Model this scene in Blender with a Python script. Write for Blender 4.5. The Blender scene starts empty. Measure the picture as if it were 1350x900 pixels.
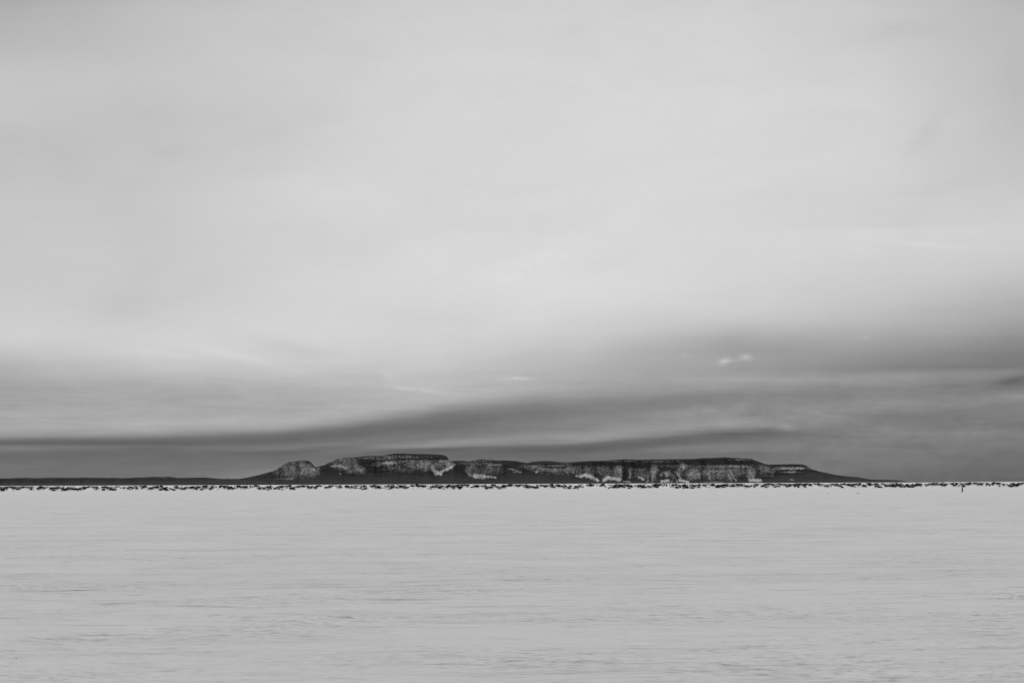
import bpy, bmesh, math, random
import numpy as np
from mathutils import Matrix, Vector

R = math.radians
random.seed(7)
rng = np.random.default_rng(11)
sc = bpy.context.scene
C = sc.collection

# ------------------------------------------------------------------ camera
PW, PH = 1350.0, 900.0
FOC = 2250.0                      # focal length in photo pixels (60 mm on a 36 mm sensor)
PITCH, ROLL, CAMH = R(4.757), R(0.2235), 4.0
camd = bpy.data.cameras.new("camera")
camd.lens = 60.0; camd.sensor_width = 36.0; camd.sensor_fit = 'HORIZONTAL'
camd.clip_start = 0.5; camd.clip_end = 300000.0
cam = bpy.data.objects.new("camera", camd); C.objects.link(cam)
MR = Matrix.Rotation(R(90) + PITCH, 4, 'X') @ Matrix.Rotation(-ROLL, 4, 'Z')
cam.matrix_world = Matrix.Translation((0, 0, CAMH)) @ MR
sc.camera = cam
MRn = np.array([[MR[i][j] for j in range(3)] for i in range(3)])

def at(px, py, Y):
    """world point at depth Y seen at photo pixel (px, py) - arrays allowed"""
    px, py, Y = np.broadcast_arrays(np.asarray(px, float), np.asarray(py, float), np.asarray(Y, float))
    d = np.stack([px - PW / 2, PH / 2 - py, np.full(px.shape, -FOC)], -1) @ MRn.T
    return np.stack([d[..., 0] / d[..., 1] * Y, Y, CAMH + d[..., 2] / d[..., 1] * Y], -1)

# ------------------------------------------------------------------ node expression helper
class E:
    """a value in a node tree; arithmetic on it adds Math nodes"""
    def __init__(s, nt, sock): s.nt, s.s = nt, sock
    def _m(s, op, *a, clamp=False):
        n = s.nt.nodes.new('ShaderNodeMath'); n.operation = op; n.use_clamp = clamp
        for i, v in enumerate(a):
            if isinstance(v, E): s.nt.links.new(v.s, n.inputs[i])
            else: n.inputs[i].default_value = float(v)
        return E(s.nt, n.outputs[0])
    def __add__(s, o): return s._m('ADD', s, o)
    __radd__ = __add__
    def __sub__(s, o): return s._m('SUBTRACT', s, o)
    def __rsub__(s, o): return s._m('SUBTRACT', o, s)
    def __mul__(s, o): return s._m('MULTIPLY', s, o)
    __rmul__ = __mul__
    def __truediv__(s, o): return s._m('DIVIDE', s, o)
    def __pow__(s, o): return s._m('POWER', s, o)
    def exp(s): return s._m('EXPONENT', s)
    def clampe(s): return s._m('ADD', s, 0.0, clamp=True)
    def mx(s, o): return s._m('MAXIMUM', s, o)
    def mn(s, o): return s._m('MINIMUM', s, o)
    def rng(s, a, b, c=0.0, d=1.0, smooth=True):
        n = s.nt.nodes.new('ShaderNodeMapRange'); n.clamp = True
        n.interpolation_type = 'SMOOTHSTEP' if smooth else 'LINEAR'
        s.nt.links.new(s.s, n.inputs[0])
        for i, v in enumerate((a, b, c, d)):
            if isinstance(v, E): s.nt.links.new(v.s, n.inputs[i + 1])
            else: n.inputs[i + 1].default_value = v
        return E(s.nt, n.outputs[0])
    def ramp(s, pts, lo, hi, interp='CARDINAL'):
        """pts = [(position, value)] with value linear"""
        n = s.nt.nodes.new('ShaderNodeValToRGB'); cr = n.color_ramp; cr.interpolation = interp
        while len(cr.elements) < len(pts): cr.elements.new(1.0)
        for e, (p, v) in zip(cr.elements, sorted(pts)):
            e.position = (p - lo) / (hi - lo); e.color = (v, v, v, 1)
        f = (s - lo) / (hi - lo)
        s.nt.links.new(f.s, n.inputs[0])
        return E(s.nt, n.outputs[0])

def combine(nt, x, y, z=0.0):
    n = nt.nodes.new('ShaderNodeCombineXYZ')
    for i, v in enumerate((x, y, z)):
        if isinstance(v, E): nt.links.new(v.s, n.inputs[i])
        else: n.inputs[i].default_value = v
    return n.outputs[0]

def noise(nt, vec, scale=1.0, detail=4.0, rough=0.5, dist=0.0):
    n = nt.nodes.new('ShaderNodeTexNoise'); n.inputs['Scale'].default_value = scale
    n.inputs['Detail'].default_value = detail; n.inputs['Roughness'].default_value = rough
    n.inputs['Distortion'].default_value = dist
    nt.links.new(vec, n.inputs['Vector'])
    return E(nt, n.outputs['Fac'])

def lin(s):                                            # sRGB 0..255 -> linear
    c = s / 255.0
    return c / 12.92 if c <= 0.04045 else ((c + 0.055) / 1.055) ** 2.4

# ------------------------------------------------------------------ world: layered overcast sky
SUN_EL, SUN_AZ = R(32), R(215)                         # azimuth from +Y clockwise: behind the camera, to the left
world = bpy.data.worlds.new("World"); sc.world = world; world.use_nodes = True
nt = world.node_tree; nt.nodes.clear()
out = nt.nodes.new('ShaderNodeOutputWorld')
tc = nt.nodes.new('ShaderNodeTexCoord')
sep = nt.nodes.new('ShaderNodeSeparateXYZ'); nt.links.new(tc.outputs['Generated'], sep.inputs[0])
dx, dy, dz = (E(nt, sep.outputs[i]) for i in range(3))
hyp = (dx * dx + dy * dy) ** 0.5
az = dx._m('ARCTAN2', dx, dy)                          # 0 = straight ahead
azc = az.mx(-0.45).mn(0.45)
ux = azc._m('TANGENT', azc) * 2257.8 + 675.0           # across: 0..1350 spans the 33 degrees ahead
el = dz / (hyp.mx(1e-4))
vy = (ux * -0.0039 + 639.8) - el / azc._m('COSINE', azc) * 2265.0      # down: 637 is the horizon, 0 is 16 degrees up
# slow billows that push the layers about
nw = noise(nt, combine(nt, ux / 420.0, vy / 60.0, 3.1), 1.0, 3.0, 0.5) - 0.5
nw2 = noise(nt, combine(nt, ux / 90.0, vy / 18.0, 8.7), 1.0, 4.0, 0.55) - 0.5
high = vy.rng(380.0, 560.0, 1.0, 0.22)
yw = vy + nw * 26.0 * high + nw2 * 10.0 * high
# height of the main dark layer along the sky
band = ux.ramp([(x, y / 640.0) for x, y in [(-50, 584), (100, 584), (193, 583), (290, 580), (386, 577), (480, 568), (579, 557), (675, 545), (772, 535), (870, 525), (965, 519), (1060, 516), (1158, 513), (1350, 506), (1400, 505)]], -50.0, 1400.0) * 640.0
w_up = yw.rng(380.0, band, 380.0, 560.0, smooth=False)
w_dn = yw.rng(band, 640.0, 0.0, 80.0, smooth=False)
w = yw.mn(380.0) + (w_up - 380.0) + w_dn               # layer coordinate: the dark layer sits at 560 everywhere

BD = {0: 584, 193: 583, 386: 577, 579: 557, 772: 535, 965: 519, 1158: 513, 1350: 506}
COLS = {
 0:   [(-20,172),(0,178),(60,190),(130,197),(180,190),(260,195),(370,199),(400,202),(440,205),(458,198),(475,184),(500,168),(530,165),(553,169),(566,162),(575,140),(580,107),(587,103),(592,120),(598,105),(608,110),(620,113),(638,112)],
 193: [(-20,188),(0,192),(100,196),(150,192),(200,195),(300,199),(350,197),(400,200),(440,206),(470,204),(488,192),(505,176),(525,167),(545,169),(560,172),(570,150),(577,112),(585,99),(591,106),(600,107),(620,112),(638,114)],
 386: [(-20,198),(0,200),(100,202),(150,201),(200,205),(250,211),(300,206),(350,209),(400,210),(440,211),(460,209),(480,202),(500,188),(520,173),(540,170),(552,174),(561,158),(569,118),(578,101),(585,112),(589,122),(594,104),(602,110),(615,118),(638,122)],
 579: [(-20,206),(0,208),(100,210),(200,213),(300,213),(350,215),(400,213),(440,210),(470,203),(490,194),(510,186),(525,180),(535,160),(545,128),(555,111),(567,113),(578,126),(586,146),(591,118),(600,113),(638,116)],
 772: [(-20,208),(0,210),(100,212),(150,214),(250,215),(350,213),(380,216),(420,208),(440,202),(460,192),(480,181),(500,172),(512,164),(522,146),(532,129),(542,126),(552,132),(565,136),(576,150),(583,135),(588,106),(600,112),(638,116)],
 965: [(-20,208),(0,210),(100,213),(200,214),(300,212),(350,210),(405,203),(425,191),(442,172),(458,159),(470,160),(488,154),(500,158),(510,148),(519,134),(532,137),(545,142),(560,150),(568,112),(580,112),(591,131),(598,112),(606,120),(638,124)],
 1158:[(-20,200),(0,203),(100,208),(200,210),(290,206),(300,211),(360,203),(405,192),(425,180),(442,163),(460,149),(480,136),(490,140),(498,150),(508,140),(520,132),(532,140),(545,127),(558,124),(572,130),(585,124),(600,120),(620,112),(638,104)],
 1350:[(-20,184),(0,187),(50,189),(100,187),(150,191),(230,197),(295,205),(330,202),(365,193),(395,178),(420,161),(438,144),(460,129),(480,121),(490,130),(500,122),(512,122),(524,134),(540,124),(560,117),(578,122),(600,112),(638,99)],
}
def tow(x, y):
    b = BD[x]
    if y <= 380: return y
    if y <= b: return 380 + (y - 380) / (b - 380) * 180
    return 560 + (y - b) / (640 - b) * 80
prev = None; px_ = None
for x, pts in COLS.items():
    r = w.ramp([(tow(x, y), lin(v + (2.5 if 80 < y < 450 else 0))) for y, v in pts], -20.0, 640.0)
    if prev is None: prev = r
    else:
        t = ux.rng(float(px_), float(x), smooth=False)
        prev = prev + (r - prev) * t
    px_ = x
sky = prev
# streaks and wisps: (x, y, half width, half height, slope, amount, ruffle)
STREAKS = [
 (956, 474.5, 8, 5.5, -0.2, 0.10, 1), (968, 474.5, 16, 2.6, -0.10, 0.06, 1), (986, 469.5, 8, 4.0, 0.12, 0.10, 1), (905, 468, 9, 3.0, 0.0, 0.03, 1), (1146, 444.5, 5, 2.5, 0.0, 0.03, 1),
 (548, 513, 36, 3.0, 0.10, 0.07, 1), (515, 497, 12, 9, 0.6, 0.04, 1), (682, 498, 22, 2.6, 0.0, 0.08, 1),
 (1040, 563.5, 10, 3.4, 0.0, 0.07, 1), (1012, 566, 22, 4, 0.12, -0.03, 1), (930, 540, 20, 7, .2, .03, 1), (975, 538, 16, 6, -.3, .025, 1), (1000, 543, 18, 6, .2, -.02, 1), (1080, 545, 40, 3.5, .16, .035, 1), (1075, 562, 16, 4, 0, .02, 1), (1160, 562, 26, 5, 0.1, 0.03, 1), (1290, 570, 50, 4, -0.03, 0.035, 1),
 (1338, 502, 26, 7.0, -0.14, -0.06, 0), (1338, 499, 22, 5, -0.2, -0.02, 1), (1262, 508, 16, 4, -0.05, -0.022, 0), (1350, 520, 40, 4, -.1, .02, 1),
 (155, 402, 50, 20, -0.12, -0.035, 0), (300, 466, 60, 7, 0.22, 0.05, 0), (215, 465, 50, 5, 0.12, 0.03, 0), (375, 455, 60, 10, 0.2, -0.045, 0),
 (1230, 170, 24, 16, -1.0, -0.035, 0), (1180, 30, 60, 14, -0.2, -0.03, 1), (1240, 243, 60, 9, -0.12, -0.025, 1), (215, 192, 34, 12, 0.0, -0.02, 0),
 (1000, 548, 60, 5, 0.10, -0.025, 1), (900, 545, 40, 7, -0.1, 0.03, 1), (1060, 552, 50, 4, 0.05, 0.04, 1), (1060, 574, 60, 3.5, 0.03, -0.02, 1), (900, 590, 60, 2.6, -0.06, 0.03, 0),
 (1000, 499, 120, 3.4, 0.01, 0.02, 1), (1230, 483, 150, 4, -0.01, -0.02, 0), (690, 350, 90, 22, -0.3, 0.035, 1), (560, 420, 90, 14, 0.05, -0.02, 1),
 (340, 627, 70, 8, -0.10, 0.04, 0), (1240, 320, 60, 4, 0.08, 0.03, 0),
]
ruf = (noise(nt, combine(nt, ux / 15.0 + vy / 30.0, vy / 8.0, 1.7), 1.0, 5.0, 0.6) - 0.5) * 3.4 + 1.0
for x, y, sx, sy, sl, amp, rf in STREAKS:
    a = (ux - x) / sx
    b = (vy - y - (ux - x) * sl) / sy
    g = ((a * a + b * b) * -1.0).exp() * amp
    sky = sky + (g * ruf if rf else g)
# the sharp upper edge of the low dark lens over the mesa
le = ux.ramp([(380, .40), (450, .50), (600, .46), (700, .42), (760, .37), (810, .28), (870, .20), (930, .12), (1000, .08), (1080, .07)], 380.0, 1080.0) * 50.0 + 565.5
dd = vy - le + nw2 * 7.0
lens = dd.rng(-1.8, 2.2) * (dd.mx(0.0) * -0.10).exp() * ux.rng(400.0, 560.0) * ux.rng(1080.0, 820.0)
sky = sky - lens * 0.06
dd2 = vy - 588.5 + ux * 0.002
sky = sky + (dd2 * dd2 * -0.16).exp() * ux.rng(420.0, 120.0) * 0.035
# thin cloud texture
t0 = noise(nt, combine(nt, ux / 210.0 + vy / 150.0, vy / 95.0 - ux / 700.0, 0.4), 1.0, 5.0, 0.5, 0.8) - 0.5
t1 = noise(nt, combine(nt, ux / 120.0 + vy / 160.0, vy / 26.0 - ux / 900.0, 0.4), 1.0, 6.0, 0.58, 0.6) - 0.5
t2 = noise(nt, combine(nt, ux / 130.0, vy / 6.5, 5.4), 1.0, 4.0, 0.55, 0.3) - 0.5
low = vy.rng(450.0, 540.0, 0.0, 1.0)
t3 = noise(nt, combine(nt, ux / 26.0 + vy / 60.0, vy / 15.0, 7.7), 1.0, 5.0, 0.62, 0.5) - 0.5
t4 = noise(nt, combine(nt, ux / 55.0, vy / 2.6 - ux / 300.0, 2.4), 1.0, 4.0, 0.6, 0.2) - 0.5
lowr = low * ux.rng(820.0, 1000.0)
sky = sky * (t0 * 0.12 + t1 * (0.035 + low * 0.30) + t2 * (low * 0.20 + 0.006) + t3 * (lowr * 0.22 + low * 0.07 + 0.04) + t4 * (low * 0.15) + 1.0)
# the rest of the dome: even high overcast
sky = sky + (0.56 - sky) * vy.rng(-60.0, -900.0, 0.0, 1.0)
bgc = nt.nodes.new('ShaderNodeBackground')
cc = nt.nodes.new('ShaderNodeCombineColor')
for i in range(3): nt.links.new(sky.s, cc.inputs[i])
nt.links.new(cc.outputs[0], bgc.inputs['Color']); bgc.inputs['Strength'].default_value = 1.0
st = nt.nodes.new('ShaderNodeTexSky'); st.sky_type = 'NISHITA'; st.sun_disc = False
st.sun_elevation = SUN_EL; st.sun_rotation = SUN_AZ
bw = nt.nodes.new('ShaderNodeRGBToBW'); nt.links.new(st.outputs[0], bw.inputs[0])
bgs = nt.nodes.new('ShaderNodeBackground'); nt.links.new(bw.outputs[0], bgs.inputs['Color']); bgs.inputs['Strength'].default_value = 0.06
mixs = nt.nodes.new('ShaderNodeMixShader'); mixs.inputs[0].default_value = 0.03
nt.links.new(bgc.outputs[0], mixs.inputs[1]); nt.links.new(bgs.outputs[0], mixs.inputs[2])
nt.links.new(mixs.outputs[0], out.inputs['Surface'])

sl = bpy.data.lights.new("sun", 'SUN'); sl.energy = 0.7; sl.angle = R(14); sl.color = (1, 1, 1)
so = bpy.data.objects.new("sun", sl); C.objects.link(so)
sd = Vector((math.sin(SUN_AZ) * math.cos(SUN_EL), math.cos(SUN_AZ) * math.cos(SUN_EL), math.sin(SUN_EL)))
so.rotation_euler = sd.to_track_quat('Z', 'Y').to_euler(); so.location = (-60, -80, 60)

vs = sc.view_settings; vs.view_transform = 'Standard'; vs.look = 'None'; vs.exposure = 0.0; vs.gamma = 1.0; vs.use_curve_mapping = False

# ------------------------------------------------------------------ helpers
def tag(o, label=None, cat=None, group=None, kind=None):
    if label: o['label'] = label
    if cat: o['category'] = cat
    if group: o['group'] = group
    if kind: o['kind'] = kind
    return o

def _hash(ix, iy, seed):
    h = (ix.astype(np.int64) * 374761393 + iy.astype(np.int64) * 668265263 + seed * 1442695041) & 0xFFFFFFFF
    h = ((h ^ (h >> 13)) * 1274126177) & 0xFFFFFFFF
    h = h ^ (h >> 16)
    return (h & 0xFFFFFF) / float(0xFFFFFF)

def vnoise(x, y, seed=0):
    """smooth gradient noise, about -1..1"""
    x0, y0 = np.floor(x), np.floor(y); fx, fy = x - x0, y - y0
    u, v = fx * fx * fx * (fx * (fx * 6 - 15) + 10), fy * fy * fy * (fy * (fy * 6 - 15) + 10)
    def g(i, j):
        a = _hash(x0 + i, y0 + j, seed) * 2 * np.pi
        return np.cos(a) * (fx - i) + np.sin(a) * (fy - j)
    return ((g(0, 0) * (1 - u) + g(1, 0) * u) * (1 - v) + (g(0, 1) * (1 - u) + g(1, 1) * u) * v) * 1.5

def fbm(x, y, octv=4, seed=0, gain=0.5):
    s = 0; a = 1.0; n = 0
    for k in range(octv):
        s = s + a * vnoise(x * 2 ** k + 17.3 * k, y * 2 ** k + 5.1 * k, seed + k * 7); n += a; a *= gain
    return s / n

def grid_mesh(name, P, mat, attrs=None, smooth=True, closed=False):
    """P: (rows, cols, 3) -> one mesh object"""
    nr, nc = P.shape[:2]
    idx = np.arange(nr * nc).reshape(nr, nc)
    if closed: idx = np.concatenate([idx, idx[:, :1]], 1)
    q = np.stack([idx[:-1, :-1], idx[:-1, 1:], idx[1:, 1:], idx[1:, :-1]], -1).reshape(-1, 4)
    me = bpy.data.meshes.new(name)
    me.vertices.add(nr * nc); me.vertices.foreach_set('co', P.reshape(-1).astype(np.float32))
    me.loops.add(q.size); me.loops.foreach_set('vertex_index', q.reshape(-1).astype(np.int32))
    me.polygons.add(len(q)); me.polygons.foreach_set('loop_start', np.arange(0, q.size, 4, dtype=np.int32))
    me.update(calc_edges=True)
    me.polygons.foreach_set('use_smooth', np.full(len(q), smooth))
    for k, a in (attrs or {}).items():
        at_ = me.attributes.new(k, 'FLOAT', 'POINT'); at_.data.foreach_set('value', a.reshape(-1).astype(np.float32))
    me.materials.append(mat)
    o = bpy.data.objects.new(name, me); C.objects.link(o)
    return o

def new_mat(name):
    m = bpy.data.materials.new(name); m.use_nodes = True
    t = m.node_tree; b = t.nodes['Principled BSDF']
    return m, t, b

def setgray(t, b, e):
    c = t.nodes.new('ShaderNodeCombineColor')
    for i in range(3): t.links.new(e.s, c.inputs[i])
    t.links.new(c.outputs[0], b.inputs['Base Color'])

def xyz(t, geo=True):
    if geo:
        g = t.nodes.new('ShaderNodeNewGeometry'); s = g.outputs['Position']
    else:
        g = t.nodes.new('ShaderNodeTexCoord'); s = g.outputs['Object']
    sp = t.nodes.new('ShaderNodeSeparateXYZ'); t.links.new(s, sp.inputs[0])
    return [E(t, sp.outputs[i]) for i in range(3)]

# ------------------------------------------------------------------ materials
def snow_ice_material():
    m, t, b = new_mat("windblown_snow")
    x, y0, z = xyz(t)
    at_ = t.nodes.new('ShaderNodeAttribute'); at_.attribute_name = 'crust'; crust = E(t, at_.outputs['Fac'])
    # wind crust of several sizes, drawn out across the wind
    y = y0 + (noise(t, combine(t, x / 4.0, y0 / 3.0, 31.0), 1.0, 3.0, 0.5) - 0.5) * 1.9 + (noise(t, combine(t, x / 21.0, y0 / 19.0, 35.0), 1.0, 2.0, 0.5) - 0.5) * 9.0
    n1 = noise(t, combine(t, x / 1.5 + y / 9.0, y / 0.30 + x / 26.0, 0.0), 1.0, 5.0, 0.6)
    n2 = noise(t, combine(t, x / 4.6 - y / 40.0, y / 0.9 - x / 70.0, 2.0), 1.0, 5.0, 0.6)
    n3 = noise(t, combine(t, x / 16.0 - y / 160.0, y / 3.6, 4.0), 1.0, 4.0, 0.6)
    n4 = noise(t, combine(t, x / 80.0 - y / 700.0, y / 22.0, 6.0), 1.0, 4.0, 0.6)
    n0 = noise(t, combine(t, x / 0.42 - y / 14.0, y / 0.11 + x / 20.0, 21.0), 1.0, 4.0, 0.6)
    p1 = noise(t, combine(t, x / 9.0, y / 7.0, 9.0), 1.0, 3.0, 0.5).rng(0.40, 0.64)
    p2 = noise(t, combine(t, x / 30.0, y / 26.0, 12.0), 1.0, 3.0, 0.5).rng(0.40, 0.62)
    dark = (n1.rng(0.50, 0.74) * (p1 * 0.25 + 0.06) + n2.rng(0.53, 0.74) * (p2 * 0.22 + 0.06)
            + n0.rng(0.47, 0.72) * (p1 * 0.24 + 0.07) + n3.rng(0.53, 0.72) * 0.075 + n4.rng(0.52, 0.70) * 0.03 - n1.rng(0.46, 0.26) * 0.03)
    # snow colour paler with distance: brightening at grazing view painted in, greyer near
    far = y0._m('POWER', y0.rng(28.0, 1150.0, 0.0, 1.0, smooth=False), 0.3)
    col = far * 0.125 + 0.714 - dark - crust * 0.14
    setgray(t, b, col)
    b.inputs['Roughness'].default_value = 0.85; b.inputs['Specular IOR Level'].default_value = 0.12
    bp = t.nodes.new('ShaderNodeBump'); bp.inputs['Distance'].default_value = 0.02; bp.inputs['Strength'].default_value = 0.5
    t.links.new(n1.s, bp.inputs['Height']); t.links.new(bp.outputs[0], b.inputs['Normal'])
    return m

def hill_material():
    m, t, b = new_mat("wooded_cliff_rock")
    x, y, z = xyz(t)
    def attr(n):
        a = t.nodes.new('ShaderNodeAttribute'); a.attribute_name = n; return E(t, a.outputs['Fac'])
    rock, snow = attr('rock'), attr('snow')
    f1 = noise(t, combine(t, x / 38.0, y / 38.0, z / 18.0), 1.0, 3.0, 0.6)
    f2 = noise(t, combine(t, x / 14.0, y / 14.0, z / 9.0), 1.0, 3.0, 0.7)
    hz = z.rng(0.0, 260.0)
    f3 = noise(t, combine(t, x / 420.0, y / 160.0, z / 30.0), 1.0, 4.0, 0.6)
    forest = 0.053 - hz * 0.022 + (f1 - 0.5) * 0.025 + (f2 - 0.5) * 0.02 + (f3 - 0.5) * 0.05  # paler low down: lighter mixed woods plus a little haze painted in
    rk = 0.275 + (f2 - 0.5) * 0.75 + (f1 - 0.5) * 0.25
    col = forest + (rk.mx(0.03) - forest) * rock
    col = col + (0.70 + (f2 - 0.5) * 0.25 - col) * snow
    setgray(t, b, col.mx(0.012))
    b.inputs['Roughness'].default_value = 0.95; b.inputs['Specular IOR Level'].default_value = 0.05
    return m

def rock_material():
    m, t, b = new_mat("dark_wet_stone")
    x, y, z = xyz(t)
    g = t.nodes.new('ShaderNodeNewGeometry'); sp = t.nodes.new('ShaderNodeSeparateXYZ'); t.links.new(g.outputs['Normal'], sp.inputs[0])
    up = E(t, sp.outputs[2])
    n = noise(t, combine(t, x, y, z), 1.6, 4.0, 0.6)
    stone = 0.005 + n.rng(0.35, 0.8) * 0.010
    cap = (up + (n - 0.5) * 0.5).rng(0.86, 0.93)
    setgray(t, b, stone + (0.75 - stone) * cap)
    b.inputs['Roughness'].default_value = 0.9; b.inputs['Specular IOR Level'].default_value = 0.05
    return m

def plain(name, v, var=0.3, scale=6.0, rough=0.9, spec=0.1):
    m, t, b = new_mat(name)
    x, y, z = xyz(t, False)
    n = noise(t, combine(t, x, y, z), scale, 4.0, 0.6)
    setgray(t, b, (n - 0.5) * 2 * var * v + v)
    b.inputs['Roughness'].default_value = rough; b.inputs['Specular IOR Level'].default_value = spec
    return m

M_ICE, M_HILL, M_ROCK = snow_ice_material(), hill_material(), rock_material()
M_DRIFT = plain("packed_snow", 0.78, 0.06, 0.3)
M_WOOD = plain("weathered_wood", 0.012, 0.4, 5.0)
M_DIRT = plain("dark_grit", 0.018, 0.4, 60.0)
M_CHUNK = plain("grey_ice", 0.30, 0.3, 9.0)

# ------------------------------------------------------------------ the frozen lake
def relief(X, Y, far):
    """sastrugi: low ridges drawn out across the view, rougher in patches"""
    w1 = fbm(X / 9.0, Y / 5.0, 3, 31)
    yy = Y + 0.25 * vnoise(X / 3.0, Y / 2.0, 51)
    patch = np.clip(0.55 + 1.3 * vnoise(X / 13.0 + 3, Y / 11.0, 77) + 0.5 * w1, 0.12, 1.3)
    a = fbm(X / 2.6 + 0.15 * Y, yy / 0.42, 4, 5, 0.6)
    b = fbm(X / 9.0 - 0.05 * Y, yy / 1.6, 4, 9, 0.55)
    c = fbm(X / 45.0, Y / 9.0, 3, 15)
    near = np.clip(1.25 - Y / 160.0, 0, 1)
    h = near * 0.042 * patch * (1 - np.abs(a) * 2.2) + 0.030 * patch * b + 0.05 * c
    cr = near * patch * np.clip(-a * 3.6 - 0.62, 0, 1) + 0.6 * np.clip(-b * 3.6 - 0.6, 0, 1) * np.clip(patch, 0.2, 1)
    return h * far, np.clip(cr, 0, 1)

rr = [3.0]
while rr[-1] < 130000:
    r0 = rr[-1]
    g = 1.05 if r0 < 26 else (1.0030 if r0 < 70 else (1.0045 if r0 < 220 else (1.02 if r0 < 1500 else 1.08)))
    rr.append(r0 * g)
rr = np.array(rr)
fine = np.linspace(-0.36, 0.36, 560)
coarse = np.concatenate([np.linspace(0.36, 2 * np.pi - 0.36, 90)[1:-1]])
ang = np.concatenate([fine, coarse])
RRg, AA = np.meshgrid(rr, ang, indexing='ij')
X, Y = RRg * np.sin(AA), RRg * np.cos(AA)
fade = np.clip((0.40 - np.abs(np.where(AA > np.pi, AA - 2 * np.pi, AA))) / 0.04, 0, 1) * np.clip((1400 - RRg) / 600, 0, 1) * np.clip(RRg / 12, 0, 1)
H, CR = relief(X, Y, fade)
P = np.stack([X, Y, H], -1)
P = np.concatenate([np.stack([np.zeros(len(ang)), np.zeros(len(ang)), np.zeros(len(ang))], -1)[None] + P[:1] * [0.001, 0.001, 0], P], 0)
CR = np.concatenate([CR[:1], CR * fade], 0)
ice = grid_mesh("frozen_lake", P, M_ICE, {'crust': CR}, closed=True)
# rows run outward, columns clockwise: make the faces look up
ice.data.flip_normals()
tag(ice, "flat frozen lake under wind-combed grey-white snow reaching to the horizon", kind='structure')

# ------------------------------------------------------------------ the long mesa across the bay
def HZ(x): return 639.8 - 0.0039 * np.asarray(x, float)
SIL = [(-260,631),(-120,629.6),(-40,630.4),(0,630.2),(12,630.3),(20,629.7),(33,629.4),(47,630.0),(60,629.5),(75,629.2),(90,629.5),(110,629.1),(130,629.3),(143,629.7),(148,629.3),(160,629.9),(170,629.6),(180,628.9),(195,628.6),(203,628.0),(215,628.4),(222,628.0),(228,628.6),(235,629.7),(248,629.3),(270,628.9),(280,629.8),(290,630.8),(315,630.9),(325,629.3),(340,626.0),(350,623.3),(360,620.8),(364,618.8),(368,616),(375,611.2),(380,608.9),(388,607.8),(396,606.9),(404,606.6),(408,607.5),(411,610),(414,613.5),(416,614.8),(420,614.3),(427,612.9),(433,610),(438,608.2),(445,604.5),(450,603.5),(460,602.9),(475,601.8),(482,600.7),(488,600.3),(500,600.5),(505,600.2),(513,598.5),(520,597.5),(530,597.2),(540,597.7),(560,598.1),(575,598.6),(583,599.2),(587,600.2),(590,602.3),(591.5,605.5),(592.5,607.6),(597,607.2),(605,606.8),(612,607),(617,608),(625,606.6),(632,605.2),(637,604.9),(645,605.7),(655,606.5),(665,606.4),(680,607.5),(690,609.2),(695,610),(700,608.8),(705,608),(715,607.4),(725,607.4),(735,608.5),(745,609),(760,608.4),(775,607.3),(795,606.9),(820,605),(828,605),(840,605.5),(860,605.2),(890,604.8),(915,604.5),(925,603.5),(945,603.1),(955,602.2),(965,603.2),(980,603.7),(990,604.4),(1000,608.2),(1008,611),(1013,612),(1030,611.6),(1045,611.3),(1057,611.7),(1062,613),(1066,615.4),(1070,618),(1080,621),(1090,623),(1100,625.2),(1115,627.4),(1133,628.8),(1137,630),(1150,631.8),(1170,632),(1185,632.9),(1192,634.0),(1202,635.3),(1260,636.5)]
C0 = [(-260,640),(330,632),(345,631.5),(362,630.5),(380,631),(395,631.5),(405,627.5),(418,624),(424,622.5),(435,625),(450,627),(462,627),(480,624),(500,624),(520,621.5),(545,622),(560,622.5),(568,625),(580,625.3),(590,621),(597,616),(602,620),(612,625),(620,629),(635,631),(655,631),(665,626),(680,622),(700,622.5),(720,624),(750,626),(765,630),(790,634),(797,633.5),(805,635),(850,635.4),(1000,635.2),(1006,632),(1015,629),(1030,626),(1060,624),(1070,622.5),(1090,627),(1150,633.5),(1260,637)]
C1 = [(-260,632),(330,630),(345,627),(362,619),(370,613.8),(385,610.5),(400,609),(408,609.8),(415,615.5),(420,618.5),(426,619),(433,613),(445,607),(460,605),(470,607),(480,603),(520,599.8),(585,601),(590,604.5),(593,609),(597,612),(604,616),(612,610.5),(632,607.2),(655,608.5),(668,614),(680,617),(695,613),(740,611),(760,610),(800,608.3),(820,607),(850,607.5),(900,607),(960,604.8),(990,607),(1000,612),(1005,613),(1015,613.5),(1055,613.8),(1063,616.5),(1070,619.5),(1090,625),(1150,632.8),(1260,636.8)]
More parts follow.
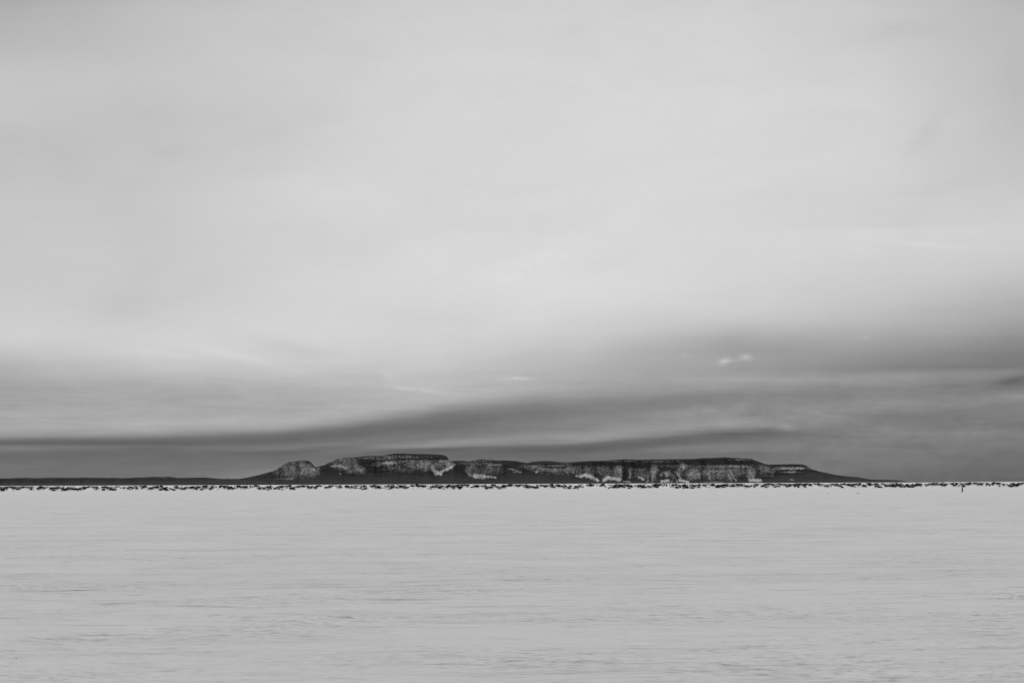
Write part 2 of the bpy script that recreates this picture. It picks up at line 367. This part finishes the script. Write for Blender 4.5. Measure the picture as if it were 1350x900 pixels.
ROCKS = [(392,619,27,10,.62),(412,622,9,7,.75),(384,630.8,19,1.0,.5),(398,620,7,9,.5),(458,612,18,8,.5),(446,614,10,1.3,1.2),(455,616.5,6,1.0,1.0),(472,620,15,4,.65),(468,611,6,6,.5),
 (515,610,11,2.2,1.0),(505,612,28,4,.38),(563,613,30,6,.62),(556,607.5,42,1.8,.5),(540,618,36,4,.38),(520,601.5,34,1.3,.4),(500,603.5,26,2,.45),(545,602.5,40,1.5,.32),(585,608,10,2,.75),(591,613,7,4,.8),(598,611,3,2.5,.6),
 (630,611,26,2.4,.38),(634,619,30,7,.42),(652,612.6,10,.8,.6),(640,606.8,20,.7,.4),(684,622,7,.8,.7),(672,618,4,1,.5),(704,616,17,3,.45),(730,619.5,24,3.2,.62),(708,621.5,2,1.2,1.2),(730,614,20,.8,.5),(755,619,9,6,.55),(750,612,12,4,.25),
 (785,621,30,7,.42),(815,620,7,8,.7),(793,615,20,3,.3),(845,625,18,7,.42),(832,623,3,7,.6),(862,623,5,9,.75),(880,624,7,4,.8),(895,621,5,5,.7),(845,618,10,1.5,.5),(830,607.5,30,.7,.4),
 (901,614,4,4,.9),(914,625,10,7,.75),(938,624,30,8,.58),(930,615,50,2.6,.42),(935,620.5,40,1,.6),(965,614.3,22,1.8,.75),(972,620,12,8,.5),(990,624,6,10,.85),(960,626,5,9,.7),(870,608,30,.8,.45),(975,606,14,.9,.5),(880,614,20,2,.3),
 (1003,618,5,5,.55),(1013,619,9,5,.6),(1040,617,22,1.6,1.0),(1045,622,14,1.1,.65),(1016,627,7,1,.5),(1044,632,5,.8,.5),(1033,628,6,.8,.3),(361,636,1.5,.8,.8),(560,630,12,2,.12),(690,628,14,2,.12),(288,632.5,6,1,.15),(308,636,6,.9,.15)]
# snow lying in chutes and on benches, and pale fresh rock: (polyline, half width, strength)
CHUTES = [([(885.6,634.5),(888.6,627.4)],.6,.5),([(890.4,621),(898.7,632)],1.1,.75),([(889,627),(892.7,634.5)],.9,.6),([(896,632.5),(907,635)],1.5,.85),([(901,614),(901,619)],.9,.6),([(907,626),(914,622.5)],.9,.45),
 ([(857,621.5),(864,621.5)],.9,.6),([(861,622.7),(859.5,634.5)],1.2,.5),([(855,627),(853.6,635)],.7,.55),([(843,629),(847.7,631.5)],1.4,.8),([(870,625.5),(872,626.3)],.8,.6),([(878.5,623),(878.5,627)],1.2,.6),([(872.6,634),(881,633.3)],1.5,.85),
 ([(831,621.5),(830,629.8)],.8,.45),([(818.7,619),(819,627.4)],1.1,.5),([(814,617.5),(817,621.5)],1.0,.45),([(841.8,620.3),(846,619),(850,618.5)],.4,.3),([(868,608.4),(874,608)],.35,.3),([(961.6,619),(964,622.7)],.9,.55),([(961,626),(964,632)],1.3,.6),
 ([(964,625),(968.7,627)],.6,.6),([(966,628.6),(971,633.3)],1.0,.6),([(987.7,620.3),(992,627.4)],1.4,.55),([(987,627.4),(988,634)],1.2,.6),([(989,632.5),(1002,633)],1.9,.8),([(961.6,614.4),(990,615.5)],.4,.45),([(935.5,621),(959,621)],.35,.45),
 ([(921,622.7),(922.5,631)],.9,.35),([(934,624),(935.5,631)],1.1,.35),([(947.4,622.7),(947.4,626)],.9,.4),([(928,634.8),(953,634.8)],.35,.35),([(1011,616.7),(1013.8,621.5)],1.0,.4),([(1032.7,618),(1040,616.7),(1059,617.3)],.75,.5),([(1040,621.5),(1049,621.5)],.5,.35),([(1043,632),(1046,632.3)],.7,.35),
 ([(393,621.5),(391,627.4)],.8,.4),([(400.4,618),(397,625)],1.0,.45),([(406,615.6),(410,621.5)],.9,.4),([(412,618),(419,621.5)],.9,.4),([(392,612),(395.7,614.4)],.7,.4),([(378,631),(385,631.2)],.5,.4),([(439.6,613.8),(446.7,613.8),(457.3,617.3)],.65,.6),([(458.5,621.5),(463,622)],.6,.45),
 ([(466.8,614.4),(477.5,621)],1.2,.3),([(444,603.7),(458.5,605.5),(467,611)],.35,.25),([(448,624),(451,627.4)],.6,.35),([(505,610.2),(518,610.2)],1.1,.45),([(544,608.4),(544.6,613.2)],.7,.45),([(551,609.6),(551,614.4)],.6,.4),([(556,609.6),(556,615.6)],.7,.4),
 ([(562,608.4),(560.6,620.3)],.7,.35),([(566.5,608),(565.3,612)],.6,.4),([(578.4,607.3),(588,608)],.6,.5),([(589,608.4),(596,615.6)],.7,.4),([(596,611),(598.5,613)],.4,.4),([(570,615.6),(575,623.5)],2.4,.9),([(575,622.6),(581,624)],2.2,.95),([(581,621.8),(596,615.2)],1.4,.8),
 ([(618.5,625),(620.5,627)],1.2,.75),([(625.5,627.4),(638,628)],2.4,.95),([(641,627.6),(654,629.2)],.95,.8),([(642.5,613.2),(659,612.6)],.5,.4),([(672,618),(687.5,622)],.7,.35),([(706.5,621.5),(708,621.5)],1.0,.7),([(696,614.4),(707.7,613.8)],.35,.35),([(711,617.3),(726.7,618)],.5,.4),
 ([(722,613.8),(741,613.8)],.4,.35),([(726.7,619.7),(731,619.7)],.9,.4),([(719.5,624.4),(744,624.8)],.35,.25),([(744.4,619),(749,625)],.4,.35),([(756,619),(756,621.5)],1.0,.5),([(759.5,626.8),(766,628.4)],1.1,.85),([(766,627.4),(773,625.6)],1.8,.95),([(773,626.6),(781,628.8)],2.1,.95),([(781,629.2),(788.5,633.1)],1.6,.95),
 ([(796,632.4),(800.3,629.4),(806,630.2),(817,631.4)],2.1,.95),([(821.6,634.2),(831,634.9)],.5,.6)]

cols = np.arange(-240, 1245, 0.42)
def curve(pts): a = np.array(pts, float); return np.interp(cols, a[:, 0], a[:, 1])
hz = HZ(cols)
hT = np.maximum(hz - curve(SIL), 0.0)
hT = hT + np.minimum(hT * .3, 1) * 0.26 * vnoise(cols / 1.3, cols * 0, 3) + np.minimum(hT * .2, 1) * 0.16 * vnoise(cols / 5.5, cols * 0, 4)
h1 = np.minimum(hz - curve(C1) + 1.0 * vnoise(cols / 4.5, cols * 0 + .4, 21) + .4 * vnoise(cols / 1.2, cols * 0, 23), hT - 0.25)
h0 = np.minimum(hz - curve(C0) + 0.9 * vnoise(cols / 5.0, cols * 0, 22) + .4 * vnoise(cols / 1.5, cols * 0, 25), h1 - 0.15)
h0 = np.maximum(h0, 0.12 * hT)
h1 = np.clip(h1, h0 + 0.02, hT); 
Y0 = 25000.0
prof = []                                              # (height in px, depth offset) per row
butt = 240 * fbm(cols / 26.0, cols * 0, 3, 61) + 26 * fbm(cols / 7.0, cols * 0 + 4, 2, 62)
D1 = 620 + butt
NT, NCL, NCA = 22, 46, 14
prof.append((np.full_like(cols, -0.6), np.full_like(cols, -60.0)))
for k in range(NT):
    f = k / NT
    hh = np.minimum(0.35, h0) + (h0 - np.minimum(0.35, h0)) * f ** 1.25
    prof.append((hh + np.minimum(h0 * .1, 1) * 0.22 * fbm(cols / 4.0, cols * 0 + k * 0.35, 3, 71), D1 * f))
for k in range(NCL):
    f = k / NCL
    rib = (15 * fbm(cols / 3.7 + f * 1.3, cols * 0 + f * 2.6, 3, 81) + 5 * fbm(cols / 1.1 - f * 2.2, cols * 0 + f * 5.0, 3, 83)) * np.clip((h1 - h0) / 7, 0.05, 1)
    ledge = 70 * (f + 0.03 * np.sin(f * 22 + 2 * vnoise(cols / 40.0, cols * 0, 90)))
    prof.append((h0 + (h1 - h0) * f, D1 + ledge + rib * math.sin(math.pi * min(1, f + 0.08)) ** .5))
for k in range(NCA + 1):
    f = k / NCA
    prof.append((h1 + (hT - h1) * math.sin(f * math.pi / 2), D1 + 70 + f * 420 + (1 - f) * 12 * fbm(cols / 2, cols * 0 + k * .5, 2, 91)))
for k in range(1, 5): prof.append((hT - 0.25 * k * np.minimum(hT * .1, 1), D1 + 490 + k * 180))
for k in range(1, 6): prof.append((hT * (1 - k / 5.0) - (0.6 if k == 5 else 0) , D1 + 1300 + k * 500))
Hh = np.array([p[0] for p in prof]); Dd = np.array([p[1] for p in prof])
PX = np.broadcast_to(cols, Hh.shape); PY = hz - Hh
P = at(PX, PY, Y0 + Dd)
# what grows or shows where: bare rock faces and snow on the talus
rock = np.zeros(Hh.shape); snow = np.zeros(Hh.shape)
rx_, ry_ = PX * 0.8 + PY * 0.6, PY * 0.8 - PX * 0.6
jx = PX + 5.5 * fbm(rx_ / 5.5, ry_ / 4.5, 4, 101, .65); jy = PY + 2.6 * fbm(rx_ / 4.5, ry_ / 3.6, 4, 105, .65)
for x, y, rx, ry, s in ROCKS:
    d = ((jx - x) / rx) ** 2 + ((jy - y) / ry) ** 2
    rock = np.maximum(rock, s * np.exp(-d ** 1.5 * 0.7)) + 0.12 * s * np.exp(-d)
qx, qy = PX * 0.83 + PY * 0.56 + 31.7, PY * 0.83 - PX * 0.56
wx = PX + 2.0 * fbm(qx / 7.0, qy / 7.0, 2, 118); wy = PY + 0.8 * fbm(qx / 9.0, qy / 9.0, 2, 119)
ntex = 0.85 * (0.85 * fbm(qx / 2.1, qy / 2.1, 4, 111, 0.75) + 0.20 * fbm(wx / 2.6 + wy * .3, wy / 0.9 + wx * .017, 3, 113, .7)
        + 0.26 * fbm(wx / 1.5 + wy / 3.0, wy / 4.0 + wx / 9.0, 3, 116, .7) + 0.32 * fbm(qx / 8.0, qy / 8.0, 2, 117))
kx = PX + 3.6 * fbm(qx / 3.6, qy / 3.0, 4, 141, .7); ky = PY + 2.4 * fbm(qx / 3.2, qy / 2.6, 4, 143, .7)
for x, y, rx, ry, s in [(482,611,9,3.5,.6),(488,620,9,5,.5),(843,612,7,4.5,.6),(873,628,6,3.2,.6),(825,628,3,5,.35),(925,634,9,2,.7),(984,629.5,5,4,.6),(1000,622,1.6,7,.5),(606,620,5,8,.5),(427,620,4,8,.7),(800,612,26,2,.5),(950,610,46,2,.5),(787,626,3,4,.5),(940,634,16,1.2,.5),(855,634,6,1.5,.4)]:  # cuts rock back to dark tone; on the chest this paints a recess's shade
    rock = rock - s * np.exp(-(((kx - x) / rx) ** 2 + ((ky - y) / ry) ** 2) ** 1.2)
rock = np.clip((rock + ntex * 1.45 - 0.10) / 0.9, 0, 1.25) * np.clip(rock * 3.0, 0, 1)
base = np.clip((Hh - h0) / 0.8 + 1.3, 0, 1)
rock *= 0.35 + 0.65 * base
tear = 1.9 * fbm(qx / 1.5, qy / 1.5, 4, 145, .8)
for poly, wd, s in CHUTES:
    dm = np.full(PX.shape, 1e9)
    for (xa, ya), (xb, yb) in zip(poly, poly[1:]):
        L2 = (xb - xa) ** 2 + (yb - ya) ** 2
        tt = np.clip(((kx - xa) * (xb - xa) + (ky - ya) * (yb - ya)) / L2, 0, 1)
        dm = np.minimum(dm, np.hypot(kx - xa - tt * (xb - xa), ky - ya - tt * (yb - ya)))
    snow = np.maximum(snow, s * np.clip((1.25 - dm / (wd + 0.15) + tear * (0.7 if s >= .8 else 1.0)) * (1.5 if s >= .8 else .8), 0, 1))
fleck = np.clip(fbm(qx / 1.7, qy / 1.5, 4, 131, .8) * 3.4 + fbm(wx / 1.6 + wy / 5.0, wy / 6.0, 2, 133) * 1.6 - 0.95, 0, 1) * np.clip(rock - 0.25, 0, 1)
snow = np.maximum(snow, 0.55 * fleck)
front = (np.arange(Hh.shape[0]) < NT + NCL + NCA)[:, None]
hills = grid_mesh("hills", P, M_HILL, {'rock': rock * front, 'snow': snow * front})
tag(hills, "long flat-topped wooded mesa with pale cliffs and snow patches across the bay", kind='structure')

# ------------------------------------------------------------------ the breakwater
YB, CREST = 1205.0, 3.4
bx = np.arange(-760, 760, 0.55)
def base_y(x): return YB + 3.0 * np.sin(x / 150.0) + 1.5 * vnoise(x / 30.0, x * 0, 201)
NB = 22
rows = []
for k in range(NB + 1):
    f = k / NB
    yy = f * 13.0                                     # front foot -> crest -> back foot
    z = np.interp(yy, [0, 1.0, 4.6, 6.0, 8.0, 12.4, 13.0], [-0.25, 0.12, CREST - .45, CREST, CREST, 0.1, -0.25])
    nz = 0.55 * fbm(bx / 3.0, bx * 0 + yy / 2.0, 3, 205) * min(1, f * 5) * min(1, (1 - f) * 5)
    if 0.43 < f < 0.65: nz = nz * 0.35
    rows.append(np.stack([bx, base_y(bx) + yy, z + nz], -1))
bw_ = grid_mesh("breakwater", np.array(rows), M_DRIFT)
tag(bw_, "long low snow-covered breakwater crossing the frozen lake below the hills", 'breakwater')

def rock_mesh(name, n=20, sx=1.0, sy=0.8, sz=0.62, mat=None):
    bm = bmesh.new()
    for _ in range(n):
        v = Vector((random.gauss(0, 1), random.gauss(0, 1), random.gauss(0, 1))).normalized() * random.uniform(0.8, 1.0)
        bm.verts.new((v.x * sx * .5, v.y * sy * .5, v.z * sz * .5))
    r = bmesh.ops.convex_hull(bm, input=bm.verts)
    bmesh.ops.delete(bm, geom=list({g for g in r['geom_interior'] + r['geom_unused'] if isinstance(g, bmesh.types.BMVert)}), context='VERTS')
    bmesh.ops.bevel(bm, geom=list(bm.edges), offset=0.03, segments=1, affect='EDGES')
    me = bpy.data.meshes.new(name); bm.to_mesh(me); bm.free()
    me.materials.append(mat or M_ROCK)
    return me
RM = [rock_mesh("boulder") for _ in range(9)]

# positions along the seaward face; clumpy, as the snow lies
cand = []
xs = np.sort(rng.uniform(-740, 740, 5200))
dens = 0.74 + 0.12 * (xs > -60) + 0.85 * vnoise(xs / 4.5, xs * 0, 301) + 0.35 * vnoise(xs / 19.0, xs * 0, 303) + .08
for i, x in enumerate(xs):
    if rng.random() > dens[i]: continue
    f = float(np.clip(rng.normal(0.66 + 0.36 * float(vnoise(np.array(x / 6.0), np.array(0.5), 305)), 0.2), 0.03, 0.98))
    yy = 0.7 + f * 4.6
    z = float(np.interp(yy, [0.7, 4.6, 5.5], [0.25, CREST - .40, CREST - 0.15]))
    s = float(rng.choice([rng.uniform(0.9, 1.5), rng.uniform(1.4, 2.4), rng.uniform(2.2, 3.8)], p=[.40, .36, .24]))
    cand.append((s, float(x), float(base_y(np.array(x))) + yy - 0.05, z, f))
inview = [c for c in cand if abs(c[1]) < 366]
inview.sort(reverse=True)
big = inview[:290]; bigset = {id(c) for c in big}
proto = None
for k, (s, x, y, z, f) in enumerate(big):
    me = RM[k % len(RM)]
    o = bpy.data.objects.new("boulder", me) if proto is None else proto.copy()
    o.data = me
    if proto is None: proto = o
    C.objects.link(o)
    o.location = (x, y - 0.25 * s, z); o.scale = (s * random.uniform(0.95, 1.4), s, s * random.uniform(0.55, 0.85))
    o.rotation_euler = (random.uniform(-.3, .3), random.uniform(-.28, .28), random.uniform(0, 6.28))
    tag(o, "nearly black boulder half sunk in the snow of the long breakwater", 'boulder', 'boulders along the breakwater')
# the many smaller stones between them
vt, fc, off = [], [], 0
for c in cand:
    if id(c) in bigset: continue
    s, x, y, z, f = c
    me = RM[random.randrange(len(RM))]
    mtx = Matrix.Translation((x, y, z)) @ Matrix.Rotation(random.uniform(-.3, .3), 4, 'Y') @ Matrix.Rotation(random.uniform(0, 6.28), 4, 'Z') @ Matrix.Diagonal((s * 1.2, s, s * .7, 1))
    vt += [tuple(mtx @ v.co) for v in me.vertices]
    fc += [tuple(off + i for i in p.vertices) for p in me.polygons]
    off += len(me.vertices)
me = bpy.data.meshes.new("rubble"); me.from_pydata(vt, [], fc); me.materials.append(M_ROCK)
rb = bpy.data.objects.new("rubble", me); C.objects.link(rb)
tag(rb, "small dark stones packed between the boulders of the breakwater", 'rubble', kind='stuff')

# one big stone perched on the crest, breaking the line of the horizon
def join_rocks(name, parts, mat):
    vt, fc, off = [], [], 0
    for (loc, scl, rz) in parts:
        m0 = rock_mesh("tmp", 24, 1, .8, .8, mat)
        mtx = Matrix.Translation(loc) @ Matrix.Rotation(rz, 4, 'Y') @ Matrix.Diagonal((*scl, 1))
        vt += [tuple(mtx @ v.co) for v in m0.vertices]; fc += [tuple(off + i for i in p.vertices) for p in m0.polygons]; off += len(m0.vertices)
        bpy.data.meshes.remove(m0)
    me = bpy.data.meshes.new(name); me.from_pydata(vt, [], fc); me.materials.append(mat)
    o = bpy.data.objects.new(name, me); C.objects.link(o); return o
M_BARE = plain("bare_black_stone", 0.012, 0.4, 2.0)
p = at(548.8, 638.4, YB + 6.0)
o = join_rocks("boulder", [((0.2, 0, 0.1), (2.3, 1.8, 1.9), -.35), ((-.95, 0, -.4), (1.5, 1.4, 1.1), -.2)], M_BARE)
o.location = tuple(p)
tag(o, "large bare black boulder perched on the breakwater crest, breaking the horizon line", 'boulder')

# ------------------------------------------------------------------ the post frozen in the ice
pb = at(1268.6, 648.4, 670.0)
bm = bmesh.new()
rings = []
for z, r in [(-0.4, .25), (0.0, .245), (0.5, .235), (1.1, .23), (1.7, .22), (2.0, .215), (2.08, .16)]:
    ring = [bm.verts.new((r * math.cos(a) * (1 + .06 * math.sin(3 * a + z)) + 0.02 * z, r * math.sin(a), z)) for a in [2 * math.pi * i / 14 for i in range(14)]]
    rings.append(ring)
for a, b in zip(rings, rings[1:]):
    for i in range(14): bm.faces.new((a[i], a[(i + 1) % 14], b[(i + 1) % 14], b[i]))
bm.faces.new(rings[-1]); bm.faces.new(list(reversed(rings[0])))
me = bpy.data.meshes.new("post"); bm.to_mesh(me); bm.free(); me.materials.append(M_WOOD)
post = bpy.data.objects.new("post", me); C.objects.link(post); post.location = (pb[0], pb[1], 0.0)
tag(post, "lone dark wooden post standing upright in the snow before the breakwater", 'post')

# ------------------------------------------------------------------ bits lying on the snow
def speck(name, px, py, wpx, hpx, mat, label, cat, group=None):
    hzl = float(HZ(px)); Yd = CAMH * 2265.0 / (py - hzl)
    p = at(px, py, Yd); w_ = wpx / 2258 * Yd; h_ = hpx / 2265 * Yd
    o = join_rocks(name, [((0, 0, 0), (w_, w_ * .8, h_ * 1.25), 0.1), ((w_ * .3, 0, -h_ * .15), (w_ * .6, w_ * .6, h_ * .8), -.2)], mat)
    hr, _ = relief(np.array(p[0]), np.array(Yd), 1.0)
    o.location = (p[0], Yd, float(hr) + h_ * .55)
    tag(o, label, cat, group)
speck("stone", 21.5, 867.6, 2.8, 2.2, M_DIRT, "tiny dark pebble on the snow in the lower left corner, darkest of the specks", 'stone')
speck("stone", 688, 775.5, 1.9, 1.0, M_DIRT, "tiny dark pebble on the snow near the middle of the foreground", 'stone')
speck("stone", 846, 714.5, 1.6, .8, M_DIRT, "tiny dark pebble on the snow right of the middle, halfway out to the breakwater", 'stone')
speck("stone", 123, 706, 1.6, .8, M_DIRT, "tiny dark pebble on the snow far left, halfway out to the breakwater", 'stone')
speck("ice_chunk", 1091, 650.8, 3.2, 1.2, M_CHUNK, "small grey lump of ice before the breakwater, left one of the pair", 'ice chunk', 'grey ice lumps')
speck("ice_chunk", 1131, 650.6, 3.6, 1.2, M_CHUNK, "small grey lump of ice before the breakwater, right one of the pair", 'ice chunk', 'grey ice lumps')

sc.cycles.max_bounces = 6; sc.cycles.diffuse_bounces = 3
